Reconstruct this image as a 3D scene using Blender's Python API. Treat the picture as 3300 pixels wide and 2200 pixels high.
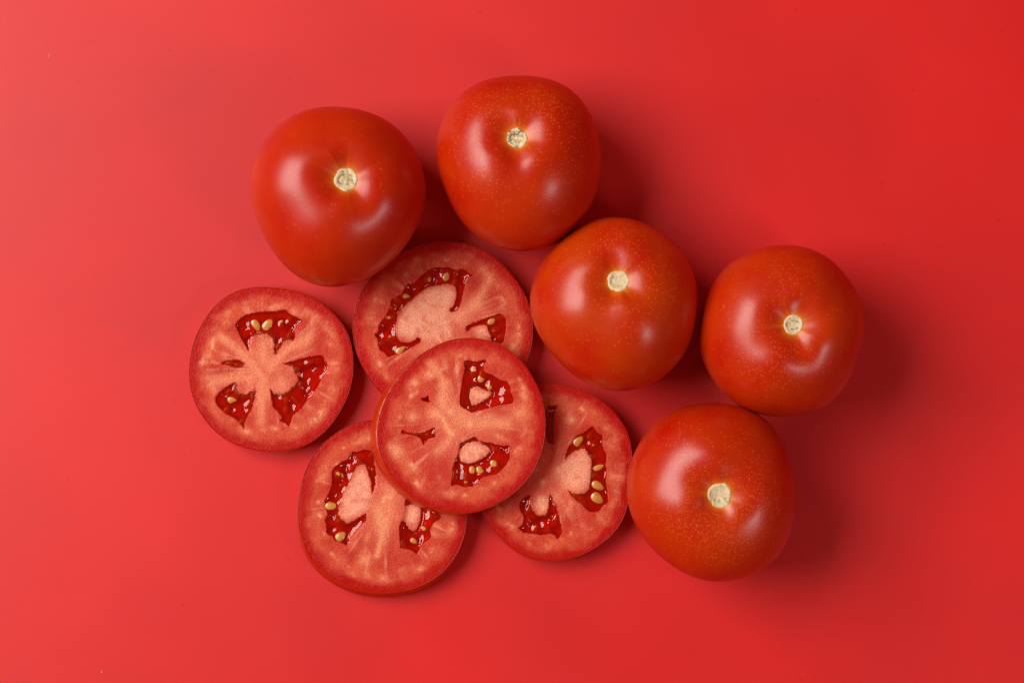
import bpy, math
import numpy as np
from mathutils import Vector

for o in list(bpy.data.objects):
    bpy.data.objects.remove(o)
scene = bpy.context.scene
COL = scene.collection

# ------------------------------------------------------------------ camera
S = 1.17e-4            # metres per photograph pixel on the table plane
D = 0.90               # camera height over the table
cam = bpy.data.cameras.new('camera')
cam.sensor_width = 36.0
cam.lens = 36.0 * D / (3300 * S)
cam.clip_start, cam.clip_end = 0.02, 20
cam_o = bpy.data.objects.new('camera', cam)
cam_o.location = (0, 0, D)
COL.objects.link(cam_o)
scene.camera = cam_o

# ------------------------------------------------------------------ light
world = bpy.data.worlds.new('World')
scene.world = world
world.use_nodes = True
bg = world.node_tree.nodes['Background']
bg.inputs['Color'].default_value = (1.0, 0.17, 0.12, 1)
bg.inputs['Strength'].default_value = 0.23


def area(name, loc, target, sx, sy, power, color=(1, 1, 1)):
    l = bpy.data.lights.new(name, 'AREA')
    l.shape = 'RECTANGLE'
    l.size, l.size_y = sx, sy
    l.energy = power
    l.color = color
    o = bpy.data.objects.new(name, l)
    o.location = loc
    o.rotation_euler = (Vector(target) - Vector(loc)).to_track_quat('-Z', 'Y').to_euler()
    COL.objects.link(o)
    return o


area('key_softbox', (-1.26, 0.44, 1.38), (0.02, 0, 0), 1.50, 1.10, 46, (1.0, 0.97, 0.92))
area('fill_softbox', (0.95, -0.62, 1.00), (0, 0, 0), 0.25, 0.20, 2.9, (1.0, 0.97, 0.95))

vs = scene.view_settings
vs.view_transform = 'Standard'
vs.look = 'None'
vs.exposure = 0.0
vs.gamma = 1.0
vs.use_curve_mapping = False
scene.render.engine = 'CYCLES'
scene.cycles.max_bounces = 8
scene.cycles.transparent_max_bounces = 8
scene.cycles.caustics_reflective = False
scene.cycles.caustics_refractive = False

# ------------------------------------------------------------------ helpers


def P(x, y, h=0.0):
    """a point of the photograph (pixels) at height h -> metres on the table"""
    k = S * (D - h) / D
    return (np.asarray(x, float) - 1650) * k, (1100 - np.asarray(y, float)) * k


def hash2(ix, iy, seed):
    h = (ix * 374761393 + iy * 668265263 + seed * 1442695041) & 0xFFFFFFFF
    h = ((h ^ (h >> 13)) * 1274126177) & 0xFFFFFFFF
    return ((h ^ (h >> 16)) & 0xFFFF) / 65535.0


def noise2(x, y, seed=0):
    x = np.asarray(x, float)
    y = np.asarray(y, float)
    ix, iy = np.floor(x).astype(np.int64), np.floor(y).astype(np.int64)
    fx, fy = x - ix, y - iy
    fx = fx * fx * fx * (fx * (fx * 6 - 15) + 10)
    fy = fy * fy * fy * (fy * (fy * 6 - 15) + 10)
    a, b = hash2(ix, iy, seed), hash2(ix + 1, iy, seed)
    c, d = hash2(ix, iy + 1, seed), hash2(ix + 1, iy + 1, seed)
    return (a + (b - a) * fx) * (1 - fy) + (c + (d - c) * fx) * fy - 0.5


def fbm(x, y, seed=0, n=3):
    v, a = 0, 1.0
    for i in range(n):
        v = v + a * noise2(x * 2 ** i, y * 2 ** i, seed + i * 17)
        a *= 0.5
    return v


def sstep(a, b, x):
    t = np.clip((x - a) / (b - a), 0, 1)
    return t * t * (3 - 2 * t)


def smooth_poly(pts, it=1):
    p = np.asarray(pts, float)
    for _ in range(it):      # one Chaikin pass keeps the traced points' corners soft
        q = np.roll(p, -1, 0)
        p = np.stack([0.8 * p + 0.2 * q, 0.2 * p + 0.8 * q], 1).reshape(-1, 2)
    return p


def sdf(px, py, poly):
    """signed distance (positive inside) and nearest boundary point"""
    n = len(poly)
    best = np.full(px.shape, 1e18)
    bx = np.zeros_like(px)
    by = np.zeros_like(px)
    inside = np.zeros(px.shape, bool)
    for i in range(n):
        ax, ay = poly[i]
        cx, cy = poly[(i + 1) % n]
        ex, ey = cx - ax, cy - ay
        t = np.clip(((px - ax) * ex + (py - ay) * ey) / (ex * ex + ey * ey + 1e-12), 0, 1)
        qx, qy = ax + t * ex, ay + t * ey
        d = (px - qx) ** 2 + (py - qy) ** 2
        m = d < best
        best = np.where(m, d, best)
        bx = np.where(m, qx, bx)
        by = np.where(m, qy, by)
        if ay != cy:
            inside ^= ((ay > py) != (cy > py)) & (px < ex * (py - ay) / ey + ax)
    d = np.sqrt(best)
    return np.where(inside, d, -d), bx, by


def polar_radius(poly, c, n_harm=9):
    """smooth radius function R(theta) of a star shaped outline"""
    p = np.asarray(poly, float)
    q = []
    for i in range(len(p)):
        a, b = p[i], p[(i + 1) % len(p)]
        for t in np.linspace(0, 1, 12, endpoint=False):
            q.append(a + (b - a) * t)
    q = np.array(q) - c
    th = np.arctan2(q[:, 1], q[:, 0])
    r = np.hypot(q[:, 0], q[:, 1])
    o = np.argsort(th)
    tt = np.linspace(-math.pi, math.pi, 720, endpoint=False)
    rr = np.interp(tt, th[o], r[o], period=2 * math.pi)
    f = np.fft.rfft(rr)
    f[n_harm + 1:] = 0
    coef = f / 720.0

    def R(theta):
        v = np.full(np.shape(theta), coef[0].real)
        for k in range(1, n_harm + 1):
            e = np.exp(1j * k * (np.asarray(theta) + math.pi))
            v = v + 2 * (coef[k] * e).real
        return v
    return R


def mesh_obj(name, verts, faces, mat, parent=None, smooth=True, colors=None, floats=None):
    me = bpy.data.meshes.new(name)
    me.from_pydata(verts.tolist() if hasattr(verts, 'tolist') else verts, [],
                   faces.tolist() if hasattr(faces, 'tolist') else faces)
    if smooth:
        me.polygons.foreach_set('use_smooth', [True] * len(me.polygons))
    if colors is not None:
        a = me.color_attributes.new('tint', 'FLOAT_COLOR', 'POINT')
        c = np.ones((len(verts), 4), np.float32)
        c[:, :3] = colors
        a.data.foreach_set('color', c.ravel())
    for k, v in (floats or {}).items():
        a = me.attributes.new(k, 'FLOAT', 'POINT')
        a.data.foreach_set('value', np.asarray(v, np.float32))
    me.materials.append(mat)
    me.update()
    o = bpy.data.objects.new(name, me)
    COL.objects.link(o)
    if parent:
        o.parent = parent
    return o


def thing(name, label, cat, loc, group):
    o = bpy.data.objects.new(name, None)
    o.empty_display_size = 0.01
    o.location = loc
    o['label'], o['category'], o['group'] = label, cat, group
    COL.objects.link(o)
    return o


def polar_faces(nseg, nring, centre=True):
    """quads of rings*segments (ring major); with a fan to vertex 0 when centre"""
    off = 1 if centre else 0
    j = np.arange(nseg)
    j2 = (j + 1) % nseg
    f = []
    if centre:
        f += [(0, off + a, off + b) for a, b in zip(j, j2)]
    for i in range(nring - 1):
        a = off + i * nseg
        b = a + nseg
        f += list(zip((a + j).tolist(), (b + j).tolist(), (b + j2).tolist(), (a + j2).tolist()))
    return f


# ------------------------------------------------------------------ materials
def new_mat(name):
    m = bpy.data.materials.new(name)
    m.use_nodes = True
    nt = m.node_tree
    b = nt.nodes['Principled BSDF']
    return m, nt, b


def nd(nt, kind, **kw):
    n = nt.nodes.new(kind)
    for k, v in kw.items():
        if k in n.inputs:
            n.inputs[k].default_value = v
        else:
            setattr(n, k, v)
    return n


def ramp(nt, src, p0, p1, c0=(0, 0, 0, 1), c1=(1, 1, 1, 1)):
    r = nt.nodes.new('ShaderNodeValToRGB')
    r.color_ramp.elements[0].position = p0
    r.color_ramp.elements[1].position = p1
    r.color_ramp.elements[0].color = c0
    r.color_ramp.elements[1].color = c1
    nt.links.new(src, r.inputs[0])
    return r.outputs[0]


def math_n(nt, op, a, b=None, clamp=False):
    n = nt.nodes.new('ShaderNodeMath')
    n.operation = op
    n.use_clamp = clamp
    for i, v in enumerate((a, b)):
        if v is None:
            continue
        if isinstance(v, (int, float)):
            n.inputs[i].default_value = v
        else:
            nt.links.new(v, n.inputs[i])
    return n.outputs[0]


def mixc(nt, fac, a, b, mode='MIX'):
    n = nt.nodes.new('ShaderNodeMix')
    n.data_type = 'RGBA'
    n.blend_type = mode
    for i, v in ((0, fac), (6, a), (7, b)):
        if isinstance(v, (int, float)):
            n.inputs[i].default_value = v
        elif isinstance(v, tuple):
            n.inputs[i].default_value = v if len(v) == 4 else (*v, 1)
        else:
            nt.links.new(v, n.inputs[i])
    return n.outputs[2]


def attr(nt, name):
    a = nt.nodes.new('ShaderNodeAttribute')
    a.attribute_name = name
    return a


def bump(nt, b, height, strength, dist):
    n = nt.nodes.new('ShaderNodeBump')
    n.inputs['Strength'].default_value = strength
    n.inputs['Distance'].default_value = dist
    nt.links.new(height, n.inputs['Height'])
    nt.links.new(n.outputs[0], b.inputs['Normal'])
    return n


def table_material():
    m, nt, b = new_mat('red_matte_board')
    L = nt.links.new
    tc = nd(nt, 'ShaderNodeTexCoord')
    obj = tc.outputs['Object']
    base = (0.74, 0.008, 0.006, 1)
    # soft smudges
    n1 = nd(nt, 'ShaderNodeTexNoise', Scale=9.0, Detail=3.0, Roughness=0.5)
    L(obj, n1.inputs['Vector'])
    col = mixc(nt, ramp(nt, n1.outputs['Fac'], 0.35, 0.75), base, (0.55, 0.0055, 0.005, 1))
    # a few darker pin-head spots
    v = nd(nt, 'ShaderNodeTexVoronoi', Scale=26.0)
    v.voronoi_dimensions = '2D'
    L(obj, v.inputs['Vector'])
    sep = nd(nt, 'ShaderNodeSeparateColor')
    L(v.outputs['Color'], sep.inputs[0])
    pick = math_n(nt, 'GREATER_THAN', sep.outputs[0], 0.62)
    dot = ramp(nt, v.outputs['Distance'], 0.009, 0.022, (1, 1, 1, 1), (0, 0, 0, 1))
    spot = math_n(nt, 'MULTIPLY', math_n(nt, 'MULTIPLY', dot, pick), 0.42)
    col = mixc(nt, spot, col, (0.34, 0.004, 0.004, 1))
    # hair-line scratches: thin iso lines of stretched noise
    scr = None
    for k, (rot, sc) in enumerate(((0.2, (3.0, 13.0, 1)), (1.25, (2.5, 12.0, 1)), (-0.5, (4.0, 11.0, 1)))):
        mp = nd(nt, 'ShaderNodeMapping')
        mp.inputs['Rotation'].default_value = (0, 0, rot)
        mp.inputs['Scale'].default_value = sc
        mp.inputs['Location'].default_value = (k * 3.3, k * 1.7, 0)
        L(obj, mp.inputs['Vector'])
        nn = nd(nt, 'ShaderNodeTexNoise', Scale=1.0, Detail=0.6, Roughness=0.4)
        L(mp.outputs[0], nn.inputs['Vector'])
        d = math_n(nt, 'ABSOLUTE', math_n(nt, 'SUBTRACT', nn.outputs['Fac'], 0.5 + 0.03 * k))
        line = ramp(nt, d, 0.0, 0.0016, (1, 1, 1, 1), (0, 0, 0, 1))
        mk = nd(nt, 'ShaderNodeTexNoise', Scale=17.0 + 5 * k, Detail=1.0)
        L(obj, mk.inputs['Vector'])
        line = math_n(nt, 'MULTIPLY', line, ramp(nt, mk.outputs['Fac'], 0.52, 0.62))
        scr = line if scr is None else math_n(nt, 'MAXIMUM', scr, line)
    col = mixc(nt, math_n(nt, 'MULTIPLY', scr, 0.09), col, (0.35, 0.006, 0.006, 1))
    # fine grain of the board
    g = nd(nt, 'ShaderNodeTexNoise', Scale=2200.0, Detail=2.0)
    L(obj, g.inputs['Vector'])
    col = mixc(nt, math_n(nt, 'MULTIPLY', ramp(nt, g.outputs['Fac'], 0.3, 0.7), 0.36), col, (0.55, 0.012, 0.012, 1))
    L(col, b.inputs['Base Color'])
    b.inputs['Roughness'].default_value = 0.43
    b.inputs['Specular IOR Level'].default_value = 0.62
    b.inputs['IOR'].default_value = 1.5
    # handling marks change the sheen a little
    n3 = nd(nt, 'ShaderNodeTexNoise', Scale=14.0, Detail=4.0, Roughness=0.6)
    L(obj, n3.inputs['Vector'])
    L(ramp(nt, n3.outputs['Fac'], 0.3, 0.75, (0.45, 0.45, 0.45, 1), (0.53, 0.53, 0.53, 1)), b.inputs['Roughness'])
    bump(nt, b, g.outputs['Fac'], 0.22, 0.0003)
    return m


def skin_material(name, seed, dens, warm=0.0, cut=False):
    """tomato skin: red-orange, yellow pin-prick lenticels round the shoulder, pale halo at the scar"""
    m, nt, b = new_mat(name)
    L = nt.links.new
    tc = nd(nt, 'ShaderNodeTexCoord')
    obj = tc.outputs['Object']
    n1 = nd(nt, 'ShaderNodeTexNoise', Scale=45.0, Detail=3.0, Roughness=0.55)
    n1.noise_dimensions = '4D'
    n1.inputs['W'].default_value = seed * 3.1
    L(obj, n1.inputs['Vector'])
    red = (0.44 + warm * .04, 0.006, 0.0003, 1)
    org = (0.51, 0.031 + warm * .012, 0.0005, 1)
    col = mixc(nt, ramp(nt, n1.outputs['Fac'], 0.26, 0.62), red, org)
    if not cut:
        # lenticels
        at = attr(nt, 'speck')
        spk = None
        for k, (sc, r0) in enumerate(((1250.0, 0.30), (820.0, 0.23))):
            v = nd(nt, 'ShaderNodeTexVoronoi', Scale=sc)
            mp = nd(nt, 'ShaderNodeMapping')
            mp.inputs['Location'].default_value = (seed * 0.017 + k, seed * 0.03, 0)
            L(obj, mp.inputs['Vector'])
            L(mp.outputs[0], v.inputs['Vector'])
            sp = nd(nt, 'ShaderNodeSeparateColor')
            L(v.outputs['Color'], sp.inputs[0])
            # each cell shows its dot only where the skin is dense enough in them
            on = math_n(nt, 'LESS_THAN', sp.outputs[0], math_n(nt, 'MULTIPLY', at.outputs['Fac'], dens))
            d = ramp(nt, v.outputs['Distance'], r0 * 0.55, r0 * 1.25, (1, 1, 1, 1), (0, 0, 0, 1))
            d = math_n(nt, 'MULTIPLY', d, on)
            spk = d if spk is None else math_n(nt, 'MAXIMUM', spk, d)
        col = mixc(nt, math_n(nt, 'MULTIPLY', spk, 0.42), col, (0.80, 0.21, 0.03, 1))
        # sparse tiny brown nicks
        v = nd(nt, 'ShaderNodeTexVoronoi', Scale=150.0)
        v.voronoi_dimensions = '4D'
        v.inputs['W'].default_value = seed * 5.3
        L(obj, v.inputs['Vector'])
        sp = nd(nt, 'ShaderNodeSeparateColor')
        L(v.outputs['Color'], sp.inputs[0])
        on = math_n(nt, 'GREATER_THAN', sp.outputs[1], 0.90)
        d = math_n(nt, 'MULTIPLY', ramp(nt, v.outputs['Distance'], 0.03, 0.07, (1, 1, 1, 1), (0, 0, 0, 1)), on)
        col = mixc(nt, math_n(nt, 'MULTIPLY', d, 0.6), col, (0.12, 0.012, 0.004, 1))
        h = attr(nt, 'halo')
        col = mixc(nt, h.outputs['Fac'], col, (0.80, 0.27, 0.018, 1))
    L(col, b.inputs['Base Color'])
    b.inputs['Roughness'].default_value = 0.32
    b.inputs['IOR'].default_value = 1.48
    b.inputs['Subsurface Weight'].default_value = 0.12
    b.inputs['Subsurface Radius'].default_value = (1.0, 0.12, 0.05)
    b.inputs['Subsurface Scale'].default_value = 0.003
    n2 = nd(nt, 'ShaderNodeTexNoise', Scale=900.0, Detail=2.0)
    L(obj, n2.inputs['Vector'])
    bump(nt, b, n2.outputs['Fac'], 0.10, 0.0002)
    return m


def scar_material():
    m, nt, b = new_mat('corky_stem_scar')
    L = nt.links.new
    tc = nd(nt, 'ShaderNodeTexCoord')
    at = attr(nt, 'crack')
    n = nd(nt, 'ShaderNodeTexNoise', Scale=700.0, Detail=4.0)
    L(tc.outputs['Object'], n.inputs['Vector'])
    col = mixc(nt, ramp(nt, n.outputs['Fac'], 0.35, 0.7), (0.76, 0.69, 0.43, 1), (0.60, 0.50, 0.27, 1))
    col = mixc(nt, at.outputs['Fac'], col, (0.075, 0.035, 0.012, 1))
    L(col, b.inputs['Base Color'])
    b.inputs['Roughness'].default_value = 0.85
    b.inputs['Specular IOR Level'].default_value = 0.2
    bump(nt, b, n.outputs['Fac'], 0.5, 0.0004)
    return m


def flesh_material():
    m, nt, b = new_mat('tomato_flesh')
    L = nt.links.new
    tc = nd(nt, 'ShaderNodeTexCoord')
    obj = tc.outputs['Object']
    t = attr(nt, 'tint')
    cell = nd(nt, 'ShaderNodeTexVoronoi', Scale=2200.0)
    L(obj, cell.inputs['Vector'])
    n = nd(nt, 'ShaderNodeTexNoise', Scale=2100.0, Detail=2.5, Roughness=0.6)
    L(obj, n.inputs['Vector'])
    mm = nt.nodes.new('ShaderNodeMix')
    mm.data_type = 'RGBA'
    mm.blend_type = 'MULTIPLY'
    mm.inputs[0].default_value = 1.0
    L(t.outputs['Color'], mm.inputs[6])
    L(ramp(nt, n.outputs['Fac'], 0.38, 0.66, (0.85, 0.68, 0.65, 1), (1.10, 1.38, 1.45, 1)), mm.inputs[7])
    L(mm.outputs[2], b.inputs['Base Color'])
    L(ramp(nt, cell.outputs['Distance'], 0.1, 0.6, (0.14, 0.14, 0.14, 1), (0.42, 0.42, 0.42, 1)), b.inputs['Roughness'])
    b.inputs['IOR'].default_value = 1.36
    b.inputs['Specular IOR Level'].default_value = 0.28
    b.inputs['Subsurface Weight'].default_value = 0.28
    b.inputs['Subsurface Radius'].default_value = (1.0, 0.22, 0.12)
    b.inputs['Subsurface Scale'].default_value = 0.0028
    h = math_n(nt, 'ADD', math_n(nt, 'MULTIPLY', cell.outputs['Distance'], 0.8), n.outputs['Fac'])
    h = math_n(nt, 'MULTIPLY', h, math_n(nt, 'SUBTRACT', 1.0, attr(nt, 'pit').outputs['Fac']))
    bump(nt, b, h, 0.42, 0.00030)
    return m


def gel_material():
    m = bpy.data.materials.new('seed_gel')
    m.use_nodes = True
    nt = m.node_tree
    nt.nodes.clear()
    out = nd(nt, 'ShaderNodeOutputMaterial')
    tr = nd(nt, 'ShaderNodeBsdfTransparent')
    tr.inputs[0].default_value = (0.96, 0.48, 0.30, 1)
    gl = nd(nt, 'ShaderNodeBsdfGlossy')
    gl.inputs['Roughness'].default_value = 0.03
    # absorption grows with the depth of the gel (stored in millimetres)
    ab = math_n(nt, 'SUBTRACT', 1.0, math_n(nt, 'POWER', 0.22, attr(nt, 'gel_depth').outputs['Fac']), True)
    nt.links.new(mixc(nt, ab, (1, 0.93, 0.88, 1), (0.98, 0.40, 0.22, 1)), tr.inputs[0])
    fr = nd(nt, 'ShaderNodeFresnel')
    fr.inputs['IOR'].default_value = 1.55
    mx = nd(nt, 'ShaderNodeMixShader')
    nt.links.new(fr.outputs[0], mx.inputs[0])
    df = nd(nt, 'ShaderNodeBsdfDiffuse')
    df.inputs[0].default_value = (0.78, 0.009, 0.001, 1)
    m2 = nd(nt, 'ShaderNodeMixShader')
    nt.links.new(math_n(nt, 'MULTIPLY', ab, 0.31), m2.inputs[0])
    nt.links.new(tr.outputs[0], m2.inputs[1])
    nt.links.new(df.outputs[0], m2.inputs[2])
    nt.links.new(m2.outputs[0], mx.inputs[1])
    nt.links.new(gl.outputs[0], mx.inputs[2])
    nt.links.new(mx.outputs[0], out.inputs[0])
    return m


def seed_material():
    m, nt, b = new_mat('tomato_seed')
    L = nt.links.new
    tc = nd(nt, 'ShaderNodeTexCoord')
    n = nd(nt, 'ShaderNodeTexNoise', Scale=500.0, Detail=3.0)
    L(tc.outputs['Object'], n.inputs['Vector'])
    col = mixc(nt, ramp(nt, n.outputs['Fac'], 0.3, 0.7), (0.70, 0.34, 0.07, 1), (0.52, 0.20, 0.03, 1))
    L(col, b.inputs['Base Color'])
    b.inputs['Roughness'].default_value = 0.3
    b.inputs['Coat Weight'].default_value = 0.8
    b.inputs['Coat Roughness'].default_value = 0.06
    return m


M_TABLE = table_material()
M_SCAR = scar_material()
M_FLESH = flesh_material()
M_GEL = gel_material()
M_SEED = seed_material()
M_PEEL = skin_material('cut_tomato_peel', 9, 0, 0.5, cut=True)

# ------------------------------------------------------------------ the board everything lies on
tv = np.array([[-0.9, -0.7, 0], [0.9, -0.7, 0], [0.9, 0.7, 0], [-0.9, 0.7, 0],
               [-0.9, -0.7, -0.01], [0.9, -0.7, -0.01], [0.9, 0.7, -0.01], [-0.9, 0.7, -0.01]])
tf = [(0, 1, 2, 3), (7, 6, 5, 4), (0, 4, 5, 1), (1, 5, 6, 2), (2, 6, 7, 3), (3, 7, 4, 0)]
tb = mesh_obj('tabletop', tv, tf, M_TABLE, smooth=False)
tb['kind'] = 'structure'
tb['label'] = 'plain matte red board under the tomatoes'


# ------------------------------------------------------------------ whole tomatoes
def build_tomato(spec):
    ox, oy, k = spec['zoom']
    zc, hu, hl = spec.get('dims', (0.0265, 0.0285, 0.0265))
    poly = np.array(spec['outline'], float)
    X, Y = ox + poly[:, 0] * k, oy + poly[:, 1] * k
    wx, wy = P(X, Y, zc)
    w = np.stack([wx, wy], 1)
    c = 0.5 * (w.min(0) + w.max(0))
    R = polar_radius(w, c, 7)
    rmean = float(R(np.linspace(0, 6.28, 60)).mean())
    E = 2.12                                            # super-ellipse exponent of the side view

    def body(d):
        th = np.arctan2(d[:, 1], d[:, 0])
        s = np.hypot(d[:, 0], d[:, 1])
        q = (s ** E + np.abs(d[:, 2]) ** E) ** (-1.0 / E)
        r = R(th) * s * q
        # the blossom end tapers a little
        z = np.where(d[:, 2] > 0, hu, hl) * d[:, 2] * q
        r = r * (1 - 0.05 * np.clip(-d[:, 2] * q, 0, 1) ** 2)
        return np.stack([r * np.cos(th), r * np.sin(th), z], 1)

    # where the stem scar looks: find the direction whose body point shows at the traced scar pixel
    sx, sy = ox + spec['scar'][0] * k, oy + spec['scar'][1] * k
    zs = zc + hu * 0.88
    px, py = P(sx, sy, zs)
    off = np.array([px, py]) - c
    a = np.array([[off[0] / rmean, off[1] / rmean, 0.9]])
    for _ in range(30):
        a /= np.linalg.norm(a)
        p = body(a)[0]
        a[0, :2] += (off - p[:2]) / rmean * 0.7
    a = (a / np.linalg.norm(a))[0]
    up = np.array([0, 1.0, 0]) - a * a[1]
    up /= np.linalg.norm(up)
    side = np.cross(up, a)
    rng = np.random.RandomState(spec['seed'])
    ph = rng.rand(8) * 6.28
    lob = spec.get('lobes', (5, 0.0007, 3, 0.0008))
    dimple = spec.get('dimple', 0.0046)

    def full(gam, alp):
        d = (np.cos(gam)[:, None] * a + np.sin(gam)[:, None] *
             (np.cos(alp)[:, None] * side + np.sin(alp)[:, None] * up))
        p = body(d)
        n = p / np.linalg.norm(p, axis=1)[:, None]
        wdw = sstep(0.12, 0.55, gam) * (1 - sstep(0.85, 1.35, gam))
        lobes = 0.45 * (lob[1] * np.cos(lob[0] * alp + ph[0]) + lob[3] * np.cos(lob[2] * alp + ph[1]))
        lobes = lobes + 0.0005 * noise2(np.cos(alp) * 1.3 + 40 + gam, np.sin(alp) * 1.3 + gam * 2.0, spec['seed'])
        p = p + n * (wdw * lobes)[:, None]
        # hollow round the scar, with uneven shoulders
        wid = 0.27 * (1 + 0.10 * np.cos(3 * alp + ph[2]) + 0.06 * np.cos(5 * alp + ph[3]))
        dep = dimple * np.exp(-(gam / wid) ** 2) + 0.0009 * np.exp(-(gam / 0.75) ** 2)
        return p - a * dep[:, None], d

    nseg = 160
    g = np.concatenate([np.linspace(0.015, 0.5, 40), np.linspace(0.52, math.pi - 0.02, 88)])
    al = np.linspace(0, 2 * math.pi, nseg, endpoint=False)
    G, A = np.meshgrid(g, al, indexing='ij')
    p, d = full(G.ravel(), A.ravel())
    pc, _ = full(np.array([0.0]), np.array([0.0]))
    pe, _ = full(np.array([math.pi]), np.array([0.0]))
    verts = np.concatenate([pc, p, pe])
    faces = [f for f in polar_faces(nseg, len(g))]
    last = len(verts) - 1
    o0 = 1 + (len(g) - 1) * nseg
    faces += [(o0 + j, last, o0 + (j + 1) % nseg) for j in range(nseg)]
    gam = np.concatenate([[0], G.ravel(), [math.pi]])
    alp = np.concatenate([[0], A.ravel(), [0]])
    # halo of pale yellow-orange round the scar with short rays
    r_sc = spec['scar_r'] * k * S * (D - zs) / D
    # angular radius of the scar
    tt = np.linspace(0.02, 0.5, 200)
    q, _ = full(tt, np.zeros(200))
    q2, _ = full(tt, np.full(200, 3.1416))
    rad = 0.5 * (np.linalg.norm((q - pc[0]) - ((q - pc[0]) @ a)[:, None] * a, axis=1)
                 + np.linalg.norm((q2 - pc[0]) - ((q2 - pc[0]) @ a)[:, None] * a, axis=1))
    g_sc = float(np.interp(r_sc, rad, tt))
    ring = 0.022 + 0.025 * (noise2(np.cos(alp) * 3 + 9, np.sin(alp) * 3 + 5, spec['seed']) + 0.4)
    ray = np.clip(noise2(np.cos(alp) * 7 + 3, np.sin(alp) * 7, spec['seed'] + 5) * 3.2 - 0.75, 0, 1)
    halo = 0.65 * np.exp(-np.clip(gam - g_sc, 0, 9) / ring) + 0.5 * ray * np.exp(-np.clip(gam - g_sc, 0, 9) / 0.10)
    patch = 0.55 + 0.9 * fbm(np.cos(alp) * gam * 2.2 + 7, np.sin(alp) * gam * 2.2, spec['seed'] + 3)
    gm = np.cos(alp - spec.get('speck_dir', 0.0))
    speck = np.exp(-((gam - 0.45) / 0.38) ** 2) * np.clip(patch + 0.25 * gm, 0.05, 1.2) + 0.05 * (gam < 1.6)
    root = thing(spec['name'], spec['label'], 'tomato', (c[0], c[1], 0), 'whole tomatoes')
    verts = verts + np.array([0, 0, zc])
    zmin = verts[:, 2].min()
    verts[:, 2] -= zmin                                # rests on the board
    mat = skin_material(spec['name'] + '_skin', spec['seed'], spec['dens'], spec.get('warm', 0))
    mesh_obj('skin', verts, faces, mat, root, floats={'halo': np.clip(halo, 0, 1), 'speck': np.clip(speck, 0, 1.2)})
    # corky scar that sits in the hollow
    ns, nr = 72, 16
    al = np.linspace(0, 2 * math.pi, ns, endpoint=False)
    edge = 1 + 0.05 * noise2(np.cos(al) * 2.2 + 3, np.sin(al) * 2.2, spec['seed'] + 9) * 2 \
        + 0.03 * noise2(np.cos(al) * 7, np.sin(al) * 7 + 4, spec['seed'] + 11) * 2
    t = np.linspace(0.06, 1.0, nr)
    T, A = np.meshgrid(t, al, indexing='ij')
    gg = (T * g_sc * edge[None, :]).ravel()
    ps, _ = full(gg, A.ravel())
    T = T.ravel()
    A = A.ravel()
    u, v = T * np.cos(A), T * np.sin(A)
    cr = np.clip(0.16 - np.abs(fbm(u * 2.6 + 5, v * 2.6 + 2, spec['seed'] + 21, 3)), 0, 1) / 0.16
    m1 = sstep(0.05, 0.25, noise2(u * 2.0 + 8, v * 2.0, spec['seed'] + 31) + spec.get('crackle', 0.0))
    crack = cr * m1
    if spec.get('ring_crack', True):
        crack = np.maximum(crack, np.exp(-((T - 0.5 - 0.1 * np.cos(A * 2)) / 0.07) ** 2)
                           * sstep(0.0, 0.3, noise2(np.cos(A) * 1.7 + 3, np.sin(A) * 1.7, spec['seed'] + 41) + 0.12))
    crack = np.maximum(crack, spec.get('rim_crack', 0) * sstep(0.8, 0.97, T) *
                       sstep(0.05, 0.2, noise2(np.cos(A) * 3.0, np.sin(A) * 3.0, spec['seed'] + 51)))
    thick = 0.00042 * (1 - T ** 8) - 0.00012 * (T > 0.99) - 0.00028 * crack \
        + 0.00012 * fbm(u * 4, v * 4, spec['seed'] + 61) + 0.00015 * np.exp(-((T - 0.85) / 0.1) ** 2)
    ps = ps + a * thick[:, None]
    sv = np.concatenate([pc + a * 0.0004, ps]) + np.array([0, 0, zc - zmin])
    mesh_obj('stem_scar', sv, polar_faces(ns, nr), M_SCAR, root,
             floats={'crack': np.clip(np.concatenate([[0.2], crack]), 0, 1) * spec.get('crack_dark', 0.75)})
    return root


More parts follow.
